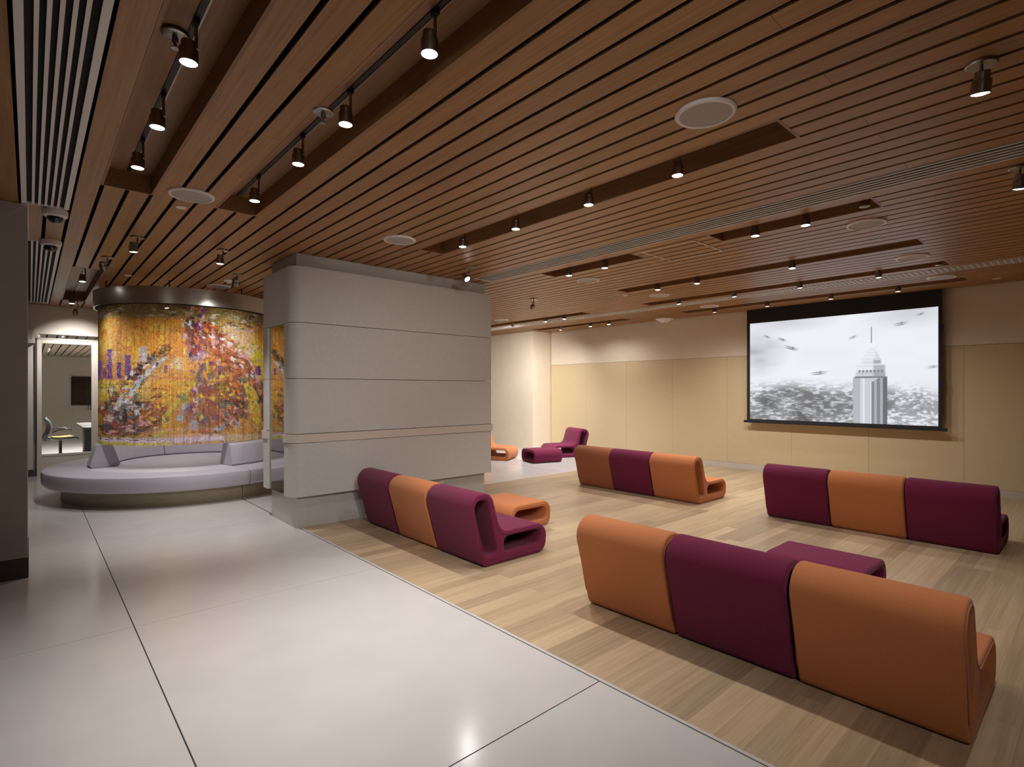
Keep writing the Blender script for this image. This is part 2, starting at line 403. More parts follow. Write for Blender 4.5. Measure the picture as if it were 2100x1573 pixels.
# ================================================================== LOUNGE SEATS
UW, UP = 0.674, 0.69
OUT = fillet([(-0.008, 0), (0.735, 0), (0.765, 0.272), (0.19, 0.272), (0.082, 0.628), (-0.185, 0.628)], [0.06, 0.10, 0.125, 0.12, 0.115, 0.125], 8)
HB = fillet([(-0.018, 0.095), (0.15, 0.095), (0.04, 0.572), (-0.112, 0.572)], [0.036, 0.036, 0.066, 0.066], 6)
HS = fillet([(0.228, 0.086), (0.662, 0.086), (0.69, 0.222), (0.222, 0.222)], [0.045, 0.05, 0.055, 0.06], 6)
OTT = fillet([(-0.29, 0), (0.29, 0), (0.315, 0.272), (-0.315, 0.272)], [0.09, 0.09, 0.12, 0.12], 8)
HO = fillet([(-0.235, 0.07), (0.235, 0.07), (0.25, 0.212), (-0.25, 0.212)], [0.05, 0.05, 0.065, 0.065], 6)
def extrude_profile(name, loops, width, bev):
    c = bpy.data.curves.new(name, 'CURVE'); c.dimensions = '2D'; c.fill_mode = 'BOTH'
    c.extrude = width / 2 - bev; c.bevel_depth = bev; c.bevel_resolution = 3; c.offset = -bev
    for lp in loops:
        s = c.splines.new('POLY'); s.points.add(len(lp) - 1)
        for q, p in zip(s.points, lp): q.co = (p[0], p[1], 0, 1)
        s.use_cyclic_u = True
    o = bpy.data.objects.new(name, c); COL.objects.link(o)
    bpy.context.view_layer.update()
    me = bpy.data.meshes.new_from_object(o.evaluated_get(bpy.context.evaluated_depsgraph_get())); me.name = name
    bpy.data.objects.remove(o); bpy.data.curves.remove(c)
    me.transform(Matrix(((1, 0, 0, 0), (0, 0, -1, 0), (0, 1, 0, 0), (0, 0, 0, 1))))
    bm = bmesh.new(); bm.from_mesh(me); bmesh.ops.remove_doubles(bm, verts=bm.verts, dist=1e-5); bmesh.ops.recalc_face_normals(bm, faces=bm.faces)
    for f in bm.faces: f.smooth = abs(f.normal.y) < 0.985
    bm.to_mesh(me); bm.free(); me.materials.clear()
    me.set_sharp_from_angle(angle=math.radians(50))
    return me
SEAT = extrude_profile('seat_body', [OUT, HB, HS], UW, 0.016)
OTTO = extrude_profile('ottoman_body', [OTT, HO], 0.66, 0.016)
def pipe_path(P, y): return [(p[0], y, p[1]) for p in inset(P, 0.03)]
PIPE = [tube_mesh('piping', pipe_path(OUT, s * (UW / 2 - 0.001)), 0.0055, 6, True) for s in (-1, 1)]
OPIPE = [tube_mesh('piping', pipe_path(OTT, s * (0.33 - 0.001)), 0.0055, 6, True) for s in (-1, 1)]
def mesh_in(me, m, cache={}):
    k = (me.name, m)
    if k not in cache:
        c = me.copy(); c.materials.clear(); c.materials.append(M[m]); cache[k] = c
    return cache[k]
def lounge(x, y, rz, m, label, group):
    t = thing('lounge_seat', label, 'seat', (x, y, 0), rz, group)
    link('body', mesh_in(SEAT, m), None, t)
    for p in PIPE: link('piping', mesh_in(p, m), None, t)
    return t
def ottoman(x, y, rz, m, label):
    t = thing('ottoman', label, 'ottoman', (x, y, 0), rz, 'felt ottomans')
    link('body', mesh_in(OTTO, m), None, t)
    for p in OPIPE: link('piping', mesh_in(p, m), None, t)
    return t
G = 'felt lounge seats set in rows of three'
# row A beside the pillar: near end first
A0 = 3.515
lounge(2.853, A0 + 0.345, 0, 'plum', 'plum felt lounge seat at the open near end of the sofa beside the grey pillar', G)
lounge(2.853, A0 + 1.045, 0, 'orange', 'orange felt lounge seat between two plum seats in the sofa beside the grey pillar', G)
lounge(2.853, A0 + 1.745, 0, 'plum', 'plum felt lounge seat at the far end of the sofa, closest to the grey pillar', G)
B0 = 3.59
lounge(6.535, B0 + 0.345, 0, 'orange', 'light orange felt lounge seat with open end in the back middle row', G)
lounge(6.535, B0 + 1.035, 0, 'plum', 'plum felt lounge seat between two orange seats in the back middle row', G)
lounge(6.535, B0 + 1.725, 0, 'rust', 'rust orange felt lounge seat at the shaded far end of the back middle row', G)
C0 = 0.665
lounge(6.55, C0 + 0.345, 0, 'plum', 'plum felt lounge seat at the right end of the row facing the screen', G)
lounge(6.55, C0 + 1.035, 0, 'orange', 'orange felt lounge seat between two plum seats in the row facing the screen', G)
lounge(6.55, C0 + 1.725, 0, 'plum', 'plum felt lounge seat at the left end of the row facing the screen', G)
D0 = 0.38
lounge(2.935, D0 + 0.345, 0, 'orange', 'large orange felt lounge seat in the lower right foreground with open end', G)
lounge(2.935, D0 + 1.04, 0, 'plum', 'plum felt lounge seat between two orange seats in the nearest row', G)
lounge(2.935, D0 + 1.735, 0, 'orange', 'orange felt lounge seat at the far left end of the nearest row', G)
lounge(9.40, 8.24, math.radians(160), 'plum', 'single plum felt lounge chair standing in the corner by the cream wall', 'single lounge chairs in the corner')
lounge(7.45, 9.30, math.radians(-60), 'orange', 'single orange felt lounge chair half hidden by the grey pillar', 'single lounge chairs in the corner')
ottoman(4.06, 4.53, 0, 'orange', 'orange felt ottoman behind the plum end of the sofa beside the pillar')
ottoman(4.41, 1.43, 0, 'plum', 'plum felt ottoman behind the nearest row of seats')
ottoman(8.05, 8.02, math.radians(74), 'plum', 'plum felt ottoman on the white floor between the two single chairs')

# ================================================================== ROUND BANQUETTE
BC = (1.87, 9.6)
ba = thing('round_banquette', 'round lilac leather banquette with curved backrest under the bead curtain', 'banquette', (*BC, 0))
SEGS = [(190, 282.5), (282.5, 372.5), (372.5, 462.5), (462.5, 550)]
sp = [(0.0, 0.20), (1.66, 0.20), (1.725, 0.21), (1.758, 0.245), (1.765, 0.30), (1.765, 0.365), (1.752, 0.402), (1.715, 0.42), (0.0, 0.422)]
bp_ = [(0.94, 0.424), (1.25, 0.424), (1.27, 0.445), (1.262, 0.48), (1.205, 0.69), (1.19, 0.72), (1.16, 0.738), (1.04, 0.738), (1.01, 0.72), (0.995, 0.69), (0.928, 0.48), (0.92, 0.445), (0.94, 0.424)]
for i, (a, b) in enumerate(SEGS):
    a0, a1 = math.radians(a + 0.15), math.radians(b - 0.15)
    link('seat_cushion', lathe_mesh('seat_cushion', sp, 36, a0, a1, True), 'leather', ba)
    link('plinth_segment', lathe_mesh('plinth_segment', [(0.0, 0.0), (1.555, 0.0), (1.555, 0.205), (0.0, 0.205)], 36, a0 + 0.001, a1 - 0.001, True), 'plinth', ba)
    if i: link('backrest', lathe_mesh('backrest', bp_[:-1] + [bp_[0]], 30, a0 + 0.002, a1 - 0.002, False), 'leather', ba)
for a, s in ((282.8, 0), (549.7, 1)):                     # closing faces of the backrest ends
    an = math.radians(a); V = [(r * math.cos(an), r * math.sin(an), z) for r, z in bp_[:-1]]
    link('backrest_end', mesh('backrest_end', V, [tuple(range(len(V)))]), 'leather', ba)

# ================================================================== BEAD CURTAIN
cu = thing('bead_curtain', 'round hanging bead curtain with multicoloured picture under a brushed metal ring', 'curtain', (*BC, 0))
RC = 1.14
link('ring_header', lathe_mesh('ring_header', [(1.185, 2.675), (1.205, 2.675), (1.205, 2.90), (1.185, 2.90), (1.185, 2.675)], 96), 'brushed', cu)
link('bead_rail', lathe_mesh('bead_rail', [(1.115, 2.672), (1.186, 2.672), (1.186, 2.69), (1.115, 2.69), (1.115, 2.672)], 96), 'black', cu)
rod = lathe_mesh('hanger_rod', [(0.0, 2.89), (0.009, 2.89), (0.009, H), (0.0, H)], 8)
for k in range(8):
    a = math.radians(22 + 45 * k); link('hanger_rod', rod, 'track', cu, (1.18 * math.cos(a), 1.18 * math.sin(a), 0))
rng = np.random.default_rng(7)
def vnoise(x, y, seed):
    """smooth value noise on arrays"""
    r = np.random.default_rng(seed); T = r.random((64, 64))
    xi = np.floor(x).astype(int); yi = np.floor(y).astype(int); fx = x - xi; fy = y - yi
    fx = fx * fx * (3 - 2 * fx); fy = fy * fy * (3 - 2 * fy)
    g = lambda i, j: T[i % 64, j % 64]
    return (g(xi, yi) * (1 - fx) + g(xi + 1, yi) * fx) * (1 - fy) + (g(xi, yi + 1) * (1 - fx) + g(xi + 1, yi + 1) * fx) * fy
def lin(c): c = np.array(c) / 255.0; return np.where(c <= 0.04045, c / 12.92, ((c + 0.055) / 1.055) ** 2.4)
class Paint:
    def __init__(s, x, y, jit=14, sc=40.0):
        s.x = x + (vnoise(x / sc, y / sc, 1) - 0.5) * 2 * jit + (vnoise(x / 13, y / 13, 5) - .5) * jit
        s.y = y + (vnoise(x / sc + 9, y / sc + 4, 2) - 0.5) * 2 * jit + (vnoise(x / 13, y / 13, 6) - .5) * jit
        s.ux, s.uy = x, y; s.c = np.zeros((len(x), 3))
    def put(s, m, col): m = np.clip(m, 0, 1)[:, None]; s.c = s.c * (1 - m) + lin(col)[None, :] * m
    def rect(s, x0, x1, y0, y1, col, soft=8, a=1.0):
        m = np.clip((s.x - x0) / soft, 0, 1) * np.clip((x1 - s.x) / soft, 0, 1) * np.clip((s.y - y0) / soft, 0, 1) * np.clip((y1 - s.y) / soft, 0, 1); s.put(m * a, col)
    def ell(s, cx, cy, rx, ry, col, ang=0.0, soft=0.25, a=1.0, ring=None):
        t = math.radians(ang); dx, dy = s.x - cx, s.y - cy; u = dx * math.cos(t) + dy * math.sin(t); v = -dx * math.sin(t) + dy * math.cos(t)
        d = np.sqrt((u / rx) ** 2 + (v / ry) ** 2)
        m = np.clip((1 - d) / soft, 0, 1) if ring is None else np.clip(1 - np.abs(d - 1) / ring, 0, 1); s.put(m * a, col)
    def line(s, pts, w, col, a=1.0, w2=None):
        n = len(pts) - 1
        for i in range(n):
            (x0, y0), (x1, y1) = pts[i], pts[i + 1]; dx, dy = x1 - x0, y1 - y0; t = np.clip(((s.x - x0) * dx + (s.y - y0) * dy) / (dx * dx + dy * dy), 0, 1)
            d = np.hypot(s.x - x0 - t * dx, s.y - y0 - t * dy); ww = w if w2 is None else w + (w2 - w) * (i + t) / n
            s.put(np.clip((ww - d) / (0.35 * ww), 0, 1) * a, col)
NS, NB = 520, 143
ph = np.arange(NS) / NS * 2 * PI; zt, zb = 2.665, 0.748
zz = zt - (np.arange(NB) + 0.5) / NB * (zt - zb)
PHI, ZZ = np.meshgrid(ph, zz, indexing='ij'); PHI = PHI.ravel(); ZZ = ZZ.ravel()
u = np.sin(PHI - math.radians(259.0)); xs = 90 + (u + 1) / 2 * 1500; ys = 200 + (zt - ZZ) / (zt - zb) * 1250
P = Paint(xs, ys, 8)
P.c[:] = lin((186, 132, 56))
P.rect(-50, 900, 280, 640, (198, 134, 36), 60); P.rect(80, 260, 300, 640, (222, 165, 60), 50, 0.7); P.rect(560, 860, 380, 700, (186, 124, 56), 60)
P.rect(-50, 1700, 150, 330, (128, 112, 52), 45, 0.85); P.rect(60, 230, 230, 330, (190, 180, 150), 30, 0.6)
P.rect(900, 1400, 300, 640, (176, 152, 118), 90); P.ell(1260, 480, 160, 120, (198, 172, 168), 0, 0.6, 0.8); P.rect(1180, 1700, 380, 920, (214, 166, 24), 110); P.rect(1380, 1700, 560, 860, (232, 190, 10), 60)
P.rect(-50, 1700, 850, 1120, (196, 152, 52), 40, 0.9); P.rect(-50, 420, 870, 1080, (190, 165, 60), 60)
P.rect(-50, 1700, 845, 872, (150, 60, 70), 10, 0.5)
for x0, x1, y0, y1, c in [(195, 238, 595, 860, (74, 26, 104)), (335, 388, 645, 830, (86, 34, 118)), (276, 312, 720, 862, (80, 30, 108)), (84, 150, 690, 860, (120, 84, 140)), (150, 190, 760, 860, (130, 60, 90)),
        (448, 512, 572, 720, (168, 160, 164)), (400, 446, 580, 760, (214, 160, 20)), (636, 666, 735, 810, (84, 30, 116)), (1402, 1455, 715, 815, (120, 60, 130)), (1505, 1532, 625, 790, (100, 40, 120)), (1548, 1600, 700, 880, (110, 44, 120)), (240, 275, 610, 720, (196, 150, 110))]:
    P.rect(x0, x1, y0, y1, c, 6)
# left figure
P.ell(360, 1190, 300, 210, (110, 66, 42), 0, 0.3); P.ell(300, 1270, 230, 110, (122, 74, 62), 0, 0.4); P.ell(560, 1180, 120, 170, (138, 84, 34), 10, 0.4)
P.line([(655, 590), (600, 650), (500, 760), (380, 920), (300, 1060)], 46, (120, 66, 40), 1, 90); P.line([(640, 600), (520, 690), (380, 850), (290, 980)], 24, (52, 46, 40), 1, 44)
P.line([(640, 680), (540, 760), (440, 900), (350, 1010), (290, 1100)], 20, (172, 168, 176), 1, 44); P.line([(480, 880), (400, 1060), (330, 1130)], 16, (64, 84, 80)); P.line([(520, 1100), (380, 1120), (280, 1180)], 28, (150, 165, 172))
P.ell(225, 960, 28, 80, (30, 24, 24), 0, 0.2); P.ell(228, 960, 17, 66, (208, 184, 188), 0, 0.2); P.ell(300, 950, 34, 40, (170, 100, 34)); P.ell(345, 1200, 40, 60, (40, 58, 78)); P.ell(300, 1230, 34, 36, (186, 170, 168))
P.ell(210, 1190, 44, 80, (196, 172, 164), 20); P.ell(180, 1110, 26, 46, (36, 26, 34)); P.ell(190, 1300, 90, 44, (50, 42, 44)); P.ell(250, 1050, 32, 36, (128, 40, 34)); P.ell(120, 1230, 34, 120, (176, 138, 24)); P.line([(610, 1010), (540, 1030), (500, 1100)], 14, (112, 50, 46))
P.line([(560, 930), (680, 960)], 70, (196, 136, 46), 0.8); P.line([(820, 1000), (700, 1110), (640, 1200), (640, 1330), (560, 1380)], 20, (176, 160, 60))
# central figure
P.ell(1100, 980, 290, 330, (120, 74, 44), 0, 0.3); P.ell(960, 1180, 260, 190, (150, 92, 58), 0, 0.4); P.line([(900, 230), (880, 420), (900, 620)], 90, (132, 82, 78)); P.line([(840, 220), (860, 330)], 80, (66, 50, 40))
P.line([(960, 420), (1090, 520), (1200, 640), (1330, 780)], 110, (150, 78, 44)); P.line([(1020, 420), (1180, 560), (1300, 640), (1420, 820)], 26, (190, 140, 132)); P.line([(1000, 440), (1060, 640)], 60, (170, 86, 40))
P.ell(880, 640, 90, 70, (150, 132, 150), 0, 0.6); P.ell(900, 560, 60, 90, (112, 66, 92), 10, 0.5); P.ell(740, 720, 60, 70, (192, 186, 160), 0, 0.6, 0.7); P.line([(1090, 740), (980, 860), (860, 960)], 22, (120, 84, 110)); P.line([(1040, 690), (930, 740), (920, 840)], 18, (88, 54, 112))
P.ell(1100, 950, 150, 160, (132, 54, 52), 0, 0.2, 1, 0.22); P.ell(1100, 950, 60, 76, (150, 124, 50), 0, 0.5); P.ell(1080, 830, 190, 60, (182, 140, 64), 0, 0.5, 0.8); P.ell(1220, 880, 46, 130, (176, 92, 40)); P.ell(1120, 1090, 80, 60, (76, 92, 80), 0, 0.5); P.ell(1140, 1190, 140, 70, (164, 96, 80), 0, 0.6)
for cx, cy, rx, ry in ((810, 1120, 56, 44), (760, 1215, 44, 40), (865, 1275, 50, 50), (1085, 1310, 70, 34), (1225, 1280, 30, 60)): P.ell(cx, cy, rx, ry, (142, 160, 176), -15, 0.5)
P.line([(1330, 780), (1420, 900), (1500, 1060), (1540, 1240)], 62, (92, 84, 64)); P.line([(1350, 860), (1440, 960), (1500, 1100)], 20, (168, 80, 60)); P.line([(1300, 880), (1370, 1060), (1420, 1250)], 70, (198, 160, 44), 1, 50); P.ell(1500, 1200, 60, 130, (160, 70, 62), 0, 0.4); P.ell(1290, 1090, 40, 190, (120, 58, 48), -8); P.ell(1480, 1320, 120, 60, (190, 150, 70), 0, 0.5)
P.line([(1440, 900), (1530, 1100)], 14, (60, 96, 92)); P.ell(880, 1010, 22, 150, (206, 200, 198), 0, 0.5, 0.8)
# brush marks along the figures
bl = random.Random(5)
def dabs(pts, n, spread, r0, r1, pal, stretch=1.5, ang=None):
    L_ = [math.dist(pts[i], pts[i + 1]) for i in range(len(pts) - 1)]; tot = sum(L_)
    for _ in range(n):
        d = bl.random() * tot; i = 0
        while d > L_[i] and i < len(L_) - 1: d -= L_[i]; i += 1
        t = d / L_[i]; x = pts[i][0] + (pts[i + 1][0] - pts[i][0]) * t + bl.gauss(0, spread); y = pts[i][1] + (pts[i + 1][1] - pts[i][1]) * t + bl.gauss(0, spread)
        q = bl.uniform(r0, r1); P.ell(x, y, q * stretch, q / stretch * 1.2, bl.choice(pal), bl.uniform(-70, 70) if ang is None else ang + bl.gauss(0, 18), 0.35, bl.uniform(0.7, 1))
DK, WH, TE, BR, OR, RD, YE, PU, PK, OL = (34, 28, 28), (206, 198, 200), (58, 96, 98), (112, 62, 40), (198, 118, 44), (142, 52, 44), (214, 178, 54), (88, 40, 112), (196, 150, 148), (120, 116, 50)
dabs([(660, 590), (560, 680), (450, 800), (350, 930), (270, 1060)], 90, 34, 8, 20, [DK, BR, OR, OL, DK, WH, RD], 1.6, -50)
dabs([(610, 690), (500, 810), (400, 960), (330, 1080)], 34, 12, 9, 20, [WH, (150, 150, 160), WH, TE], 2.0, -52)
dabs([(120, 1120), (250, 1180), (400, 1220), (580, 1220)], 120, 62, 10, 28, [DK, BR, WH, TE, RD, PK, BR, OR, DK], 1.5)
dabs([(150, 1310), (360, 1320), (580, 1300)], 60, 30, 9, 22, [DK, BR, RD, PK, (70, 62, 84), BR], 1.9, 0)
dabs([(620, 950), (560, 1060), (520, 1180)], 40, 40, 10, 24, [OR, YE, BR, RD, OL, OR], 1.6)
dabs([(880, 230), (880, 420), (890, 640)], 110, 46, 9, 24, [DK, PK, PU, WH, BR, RD, OR], 1.6, 70)
dabs([(980, 430), (1110, 560), (1230, 680), (1350, 800)], 120, 46, 10, 28, [BR, OR, RD, PK, BR, (168, 92, 50), WH], 1.7, 42)
dabs([(1050, 700), (920, 860), (860, 1040), (900, 1240), (1010, 1330)], 130, 55, 10, 26, [BR, OR, PU, PK, OL, RD, TE, YE], 1.6, 75)
dabs([(1220, 840), (1260, 1000), (1230, 1180), (1120, 1300)], 130, 60, 10, 26, [BR, RD, OR, TE, DK, PK, BR], 1.6, 80)
dabs([(1090, 870), (1090, 1050)], 60, 60, 9, 22, [OR, BR, RD, OL, YE], 1.4)
dabs([(1370, 820), (1460, 960), (1520, 1120), (1545, 1290)], 90, 26, 9, 24, [DK, TE, RD, PK, OR, PU, BR], 1.6, 62)
dabs([(1310, 900), (1370, 1080), (1430, 1260)], 50, 26, 10, 24, [YE, (222, 190, 40), YE, OL], 1.8, 68)
dabs([(90, 420), (300, 440), (520, 470), (720, 520)], 90, 70, 10, 26, [(214, 140, 40), (226, 166, 60), (186, 108, 30), YE], 2.4, 90)
dabs([(120, 900), (420, 1000), (700, 1000)], 60, 50, 9, 22, [YE, (186, 160, 60), OR, OL], 2.0, 10)
dabs([(1080, 380), (1260, 460), (1420, 600)], 90, 60, 10, 28, [(186, 160, 120), PK, (200, 178, 130), OL, WH, (190, 150, 70)], 1.6)
dabs([(200, 240), (600, 270), (1000, 280), (1450, 300)], 120, 30, 9, 22, [OL, (150, 132, 70), (110, 96, 60), WH, (170, 150, 110), DK], 2.2, 5)
for x0, x1, y0, y1, c in [(195, 238, 595, 850, PU), (338, 386, 645, 820, PU), (278, 310, 720, 858, PU), (448, 510, 572, 710, (178, 170, 176)), (1404, 1452, 715, 812, PU), (1508, 1530, 625, 785, PU)]: P.rect(x0, x1, y0, y1, c, 6, 0.9)
# ground bands
P.rect(-50, 640, 1365, 1392, (140, 120, 40), 8); P.rect(-50, 1250, 1380, 1432, (196, 172, 186), 12); P.rect(-50, 720, 1418, 1470, (188, 176, 60), 8, 0.9); P.rect(1100, 1700, 1385, 1470, (186, 158, 110), 12); P.rect(-50, 640, 1392, 1402, (110, 60, 60), 4)
nz = 0.80 + 0.40 * vnoise(xs / 20, ys / 20, 3); streak = 0.66 + 0.68 * vnoise(xs / 9, ys / 500, 8)
colr = P.c * (nz * streak)[:, None]
gy = colr.mean(1, keepdims=True); colr = (colr * 0.96 + gy * 0.04) * np.array([1.0, 1.03, 1.05])
colr *= (0.8 + 0.4 * rng.random(len(colr)))[:, None]
spk = rng.random(len(colr)); colr[spk > 0.988] = colr[spk > 0.988] * 0.5 + 0.3; colr[spk < 0.03] *= 0.3
colr = np.clip(colr * 1.5, 0.004, 0.95)
cxb = RC * np.cos(PHI); cyb = RC * np.sin(PHI); rb, hb = 0.0066, 0.0056
PR = PHI + PI / 4 + rng.normal(0, 0.35, len(PHI))
base = np.stack([cxb, cyb, ZZ], 1); vs_ = []
for sz_ in (-1, 1):
    for q in range(4):
        an = PR + q * PI / 2; vs_.append(base + np.stack([np.cos(an) * rb, np.sin(an) * rb, np.full(len(an), sz_ * hb)], 1))
VV = np.stack(vs_, 1).reshape(-1, 3)
fi = np.array([(0, 1, 5), (0, 5, 4), (1, 2, 6), (1, 6, 5), (2, 3, 7), (2, 7, 6), (3, 0, 4), (3, 4, 7), (4, 5, 6), (4, 6, 7), (1, 0, 3), (1, 3, 2)])
nb = len(base); FF = (np.arange(nb)[:, None, None] * 8 + fi[None]).reshape(-1)
me = bpy.data.meshes.new('bead_strings'); me.vertices.add(len(VV)); me.vertices.foreach_set('co', VV.astype(np.float32).ravel())
nf = nb * 12; me.loops.add(nf * 3); me.loops.foreach_set('vertex_index', FF.astype(np.int32)); me.polygons.add(nf)
me.polygons.foreach_set('loop_start', np.arange(nf, dtype=np.int32) * 3)
me.update(calc_edges=True)
at = me.color_attributes.new('col', 'FLOAT_COLOR', 'POINT'); ca = np.ones((nb, 8, 4), np.float32); ca[:, :, :3] = colr[:, None, :]; at.data.foreach_set('color', ca.ravel())
tag(link('bead_strings', me, 'beads', cu), kind='stuff')

# ================================================================== PROJECTION SCREEN
sc = thing('projection_screen', 'black bordered roll-down projection screen showing a black and white city view', 'screen', (9.95, 3.07, 0.9))
sy = lambda y: y - 3.07
sz = lambda z: z - 0.9
link('border', boxes_mesh('border', [(-0.004, 0.004, sy(1.637), sy(1.682), sz(0.935), sz(2.985)), (-0.004, 0.004, sy(4.458), sy(4.515), sz(0.935), sz(2.985)), (-0.004, 0.004, sy(1.682), sy(4.458), sz(2.733), sz(2.985)), (-0.004, 0.004, sy(1.682), sy(4.458), sz(0.935), sz(0.968))]), 'screen_black', sc)
box('weight_bar', (-0.018, 0.018, sy(1.578), sy(4.57), 0.0, 0.045), 'screen_black', sc, 0.006)
for q in (2.35, 1.55): box('tension_tab', (-0.004, 0.004, sy(1.62), sy(1.637), sz(q), sz(q + 0.12)), 'screen_black', sc)
NU, NV = 380, 240
uu, vv = np.meshgrid(np.linspace(0, 1, NU + 1), np.linspace(0, 1, NV + 1), indexing='ij')   # u to the right, v up
U_, V_ = uu.ravel(), vv.ravel()
Yw = 4.458 - U_ * (4.458 - 1.682); dx_ = math.cos(YAW); dy_ = math.sin(YAW)
X = ((9.95 * dy_ - Yw * dx_) / (9.95 * dx_ + Yw * dy_)); X = (X - X.min()) / (X.max() - X.min()) * 1000; Yp = V_ * 640   # picture columns
lum = 0.955 - 0.03 * vnoise(X / 160, Yp / 60, 21); lum -= 0.20 * np.clip(1 - np.hypot((X - 20) / 210, (Yp - 440) / 170), 0, 1) * (0.6 + 0.8 * vnoise(X / 60, Yp / 30, 22))
lum -= 0.13 * np.clip(1 - np.hypot((X - 850) / 300, (Yp - 640) / 120), 0, 1); lum -= 0.12 * np.clip(1 - np.hypot((X - 200) / 330, (Yp - 640) / 90), 0, 1)
hor = 275 + 24 * (vnoise(X / 110, X * 0, 23) - .5) - np.clip(X - 600, 0, 500) * 0.04
dd_ = np.clip((hor - Yp) / 270, 0, 1); dep = np.clip(dd_ * 3.2, 0, 1)
sx_ = 9 + 16 * dd_; cell = vnoise(X / 19, Yp / 6.5, 24) * 0.5 + vnoise(X / 8, Yp / 4, 29) * 0.25 + vnoise(X / 34, Yp / 20, 25) * 0.35
mass = vnoise(X / 90, Yp / 110, 26); blk = np.clip((cell - 0.46 - 0.2 * (mass - 0.35)) * 3.6, 0, 1)
dark = 0.86 - 0.40 * np.clip(dd_ * 2.6, 0, 1) * (0.45 + 0.9 * mass) + np.where(X > 720, 0.10, 0)
city = dark * (1 - blk) + np.minimum(0.93, dark + 0.30) * blk
lum = lum * (1 - dep) + city * dep
def srect(x0, x1, y0, y1, val, soft=3.0, a=1.0):
    global lum
    m = np.clip((X - x0) / soft, 0, 1) * np.clip((x1 - X) / soft, 0, 1) * np.clip((Yp - y0) / soft, 0, 1) * np.clip((y1 - Yp) / soft, 0, 1) * a; lum = lum * (1 - m) + val * m
# tower
shaft = (X > 546) & (X < 728) & (Yp < 272)
fl = 0.86 + 0.05 * np.sin(X / 3.4); fl = np.where(X < 585, 0.72, fl); fl = np.where((X > 612) & (X < 640), 0.80, fl); fl = np.where(X > 644, 0.52 + 0.16 * (np.sin(X / 5.5) > 0.2), fl); fl = np.where(X > 706, 0.42, fl)
fl = np.where((X > 640) & (Yp > 240 - (X - 640) * 0.0) & (Yp > 272 - (700 - X) * 0.6), 0.80, fl)
lum = np.where(shaft, fl, lum)
srect(556, 722, 262, 276, 0.50); srect(560, 722, 276, 290, 0.80); srect(560, 720, 288, 293, 0.45); srect(566, 716, 293, 312, 0.80)
for k in range(7): srect(576 + k * 20, 587 + k * 20, 294, 311, 0.46)
srect(562, 722, 312, 340, 0.92); srect(562, 722, 330, 334, 0.62); srect(650, 722, 262, 342, 0.55, 10, 0.55); srect(590, 700, 340, 372, 0.90); srect(650, 700, 340, 372, 0.58, 10, 0.7); srect(590, 700, 352, 356, 0.60)
for k in range(12):
    hw = 50 - 2.2 * k - 0.12 * k * k; srect(645 - hw, 645 + hw, 370 + k * 6, 378 + k * 6, 0.92 - 0.05 * (k % 3 == 0)); srect(660, 645 + hw, 370 + k * 6, 378 + k * 6, 0.62, 8)
srect(622, 668, 436, 466, 0.96, 12); srect(641, 649, 462, 560, 0.52, 3)
def plane(x, y, s, a, val=0.42):
    global lum
    t = math.radians(a); dx, dy = X - x, Yp - y; p = dx * math.cos(t) + dy * math.sin(t); q = -dx * math.sin(t) + dy * math.cos(t)
    m = np.maximum(np.clip(1.4 - np.hypot(p / s, (q - 3) / (s * 0.10)), 0, 1), np.clip(1.4 - np.hypot(p / (s * .9), (q + s * 0.2) / (s * 0.10)), 0, 1)); m = np.maximum(m, np.clip(1.3 - np.hypot((p - s * .2) / (s * .22), q / (s * 0.3)), 0, 1)) * 0.8
    lum = lum * (1 - m) + val * m
for a in ((90, 545, 20, -30), (170, 520, 24, -25), (220, 462, 36, -22), (545, 505, 24, 25, 0.55), (800, 565, 34, 10, 0.5), (905, 608, 22, 15, 0.5), (365, 300, 40, 5, 0.5), (970, 320, 30, 5, 0.6)): plane(*a)
lum = np.clip(lum, 0.05, 0.97); L2 = np.where(lum <= 0.04045, lum / 12.92, ((lum + 0.055) / 1.055) ** 2.4)
Vs = np.stack([0 * U_, sy(4.458 - U_ * (4.458 - 1.682)), sz(0.968 + V_ * (2.733 - 0.968))], 1)
ii, jj = np.meshgrid(np.arange(NU), np.arange(NV), indexing='ij'); b0 = (ii * (NV + 1) + jj).ravel()
Fs = np.stack([b0, b0 + 1, b0 + NV + 2, b0 + NV + 1], 1)
me = bpy.data.meshes.new('picture'); me.from_pydata(Vs.tolist(), [], Fs.tolist()); me.update()
at = me.color_attributes.new('col', 'FLOAT_COLOR', 'POINT'); ca = np.ones((len(L2), 4), np.float32); ca[:, 0] = L2 * 0.965; ca[:, 1] = L2 * 0.99; ca[:, 2] = np.minimum(1, L2 * 1.05); at.data.foreach_set('color', ca.ravel())
link('picture', me, 'picture', sc, (-0.001, 0, 0))
box('screen_cloth', (0.001, 0.005, sy(1.682), sy(4.458), sz(0.968), sz(2.733)), 'screen_black', sc)

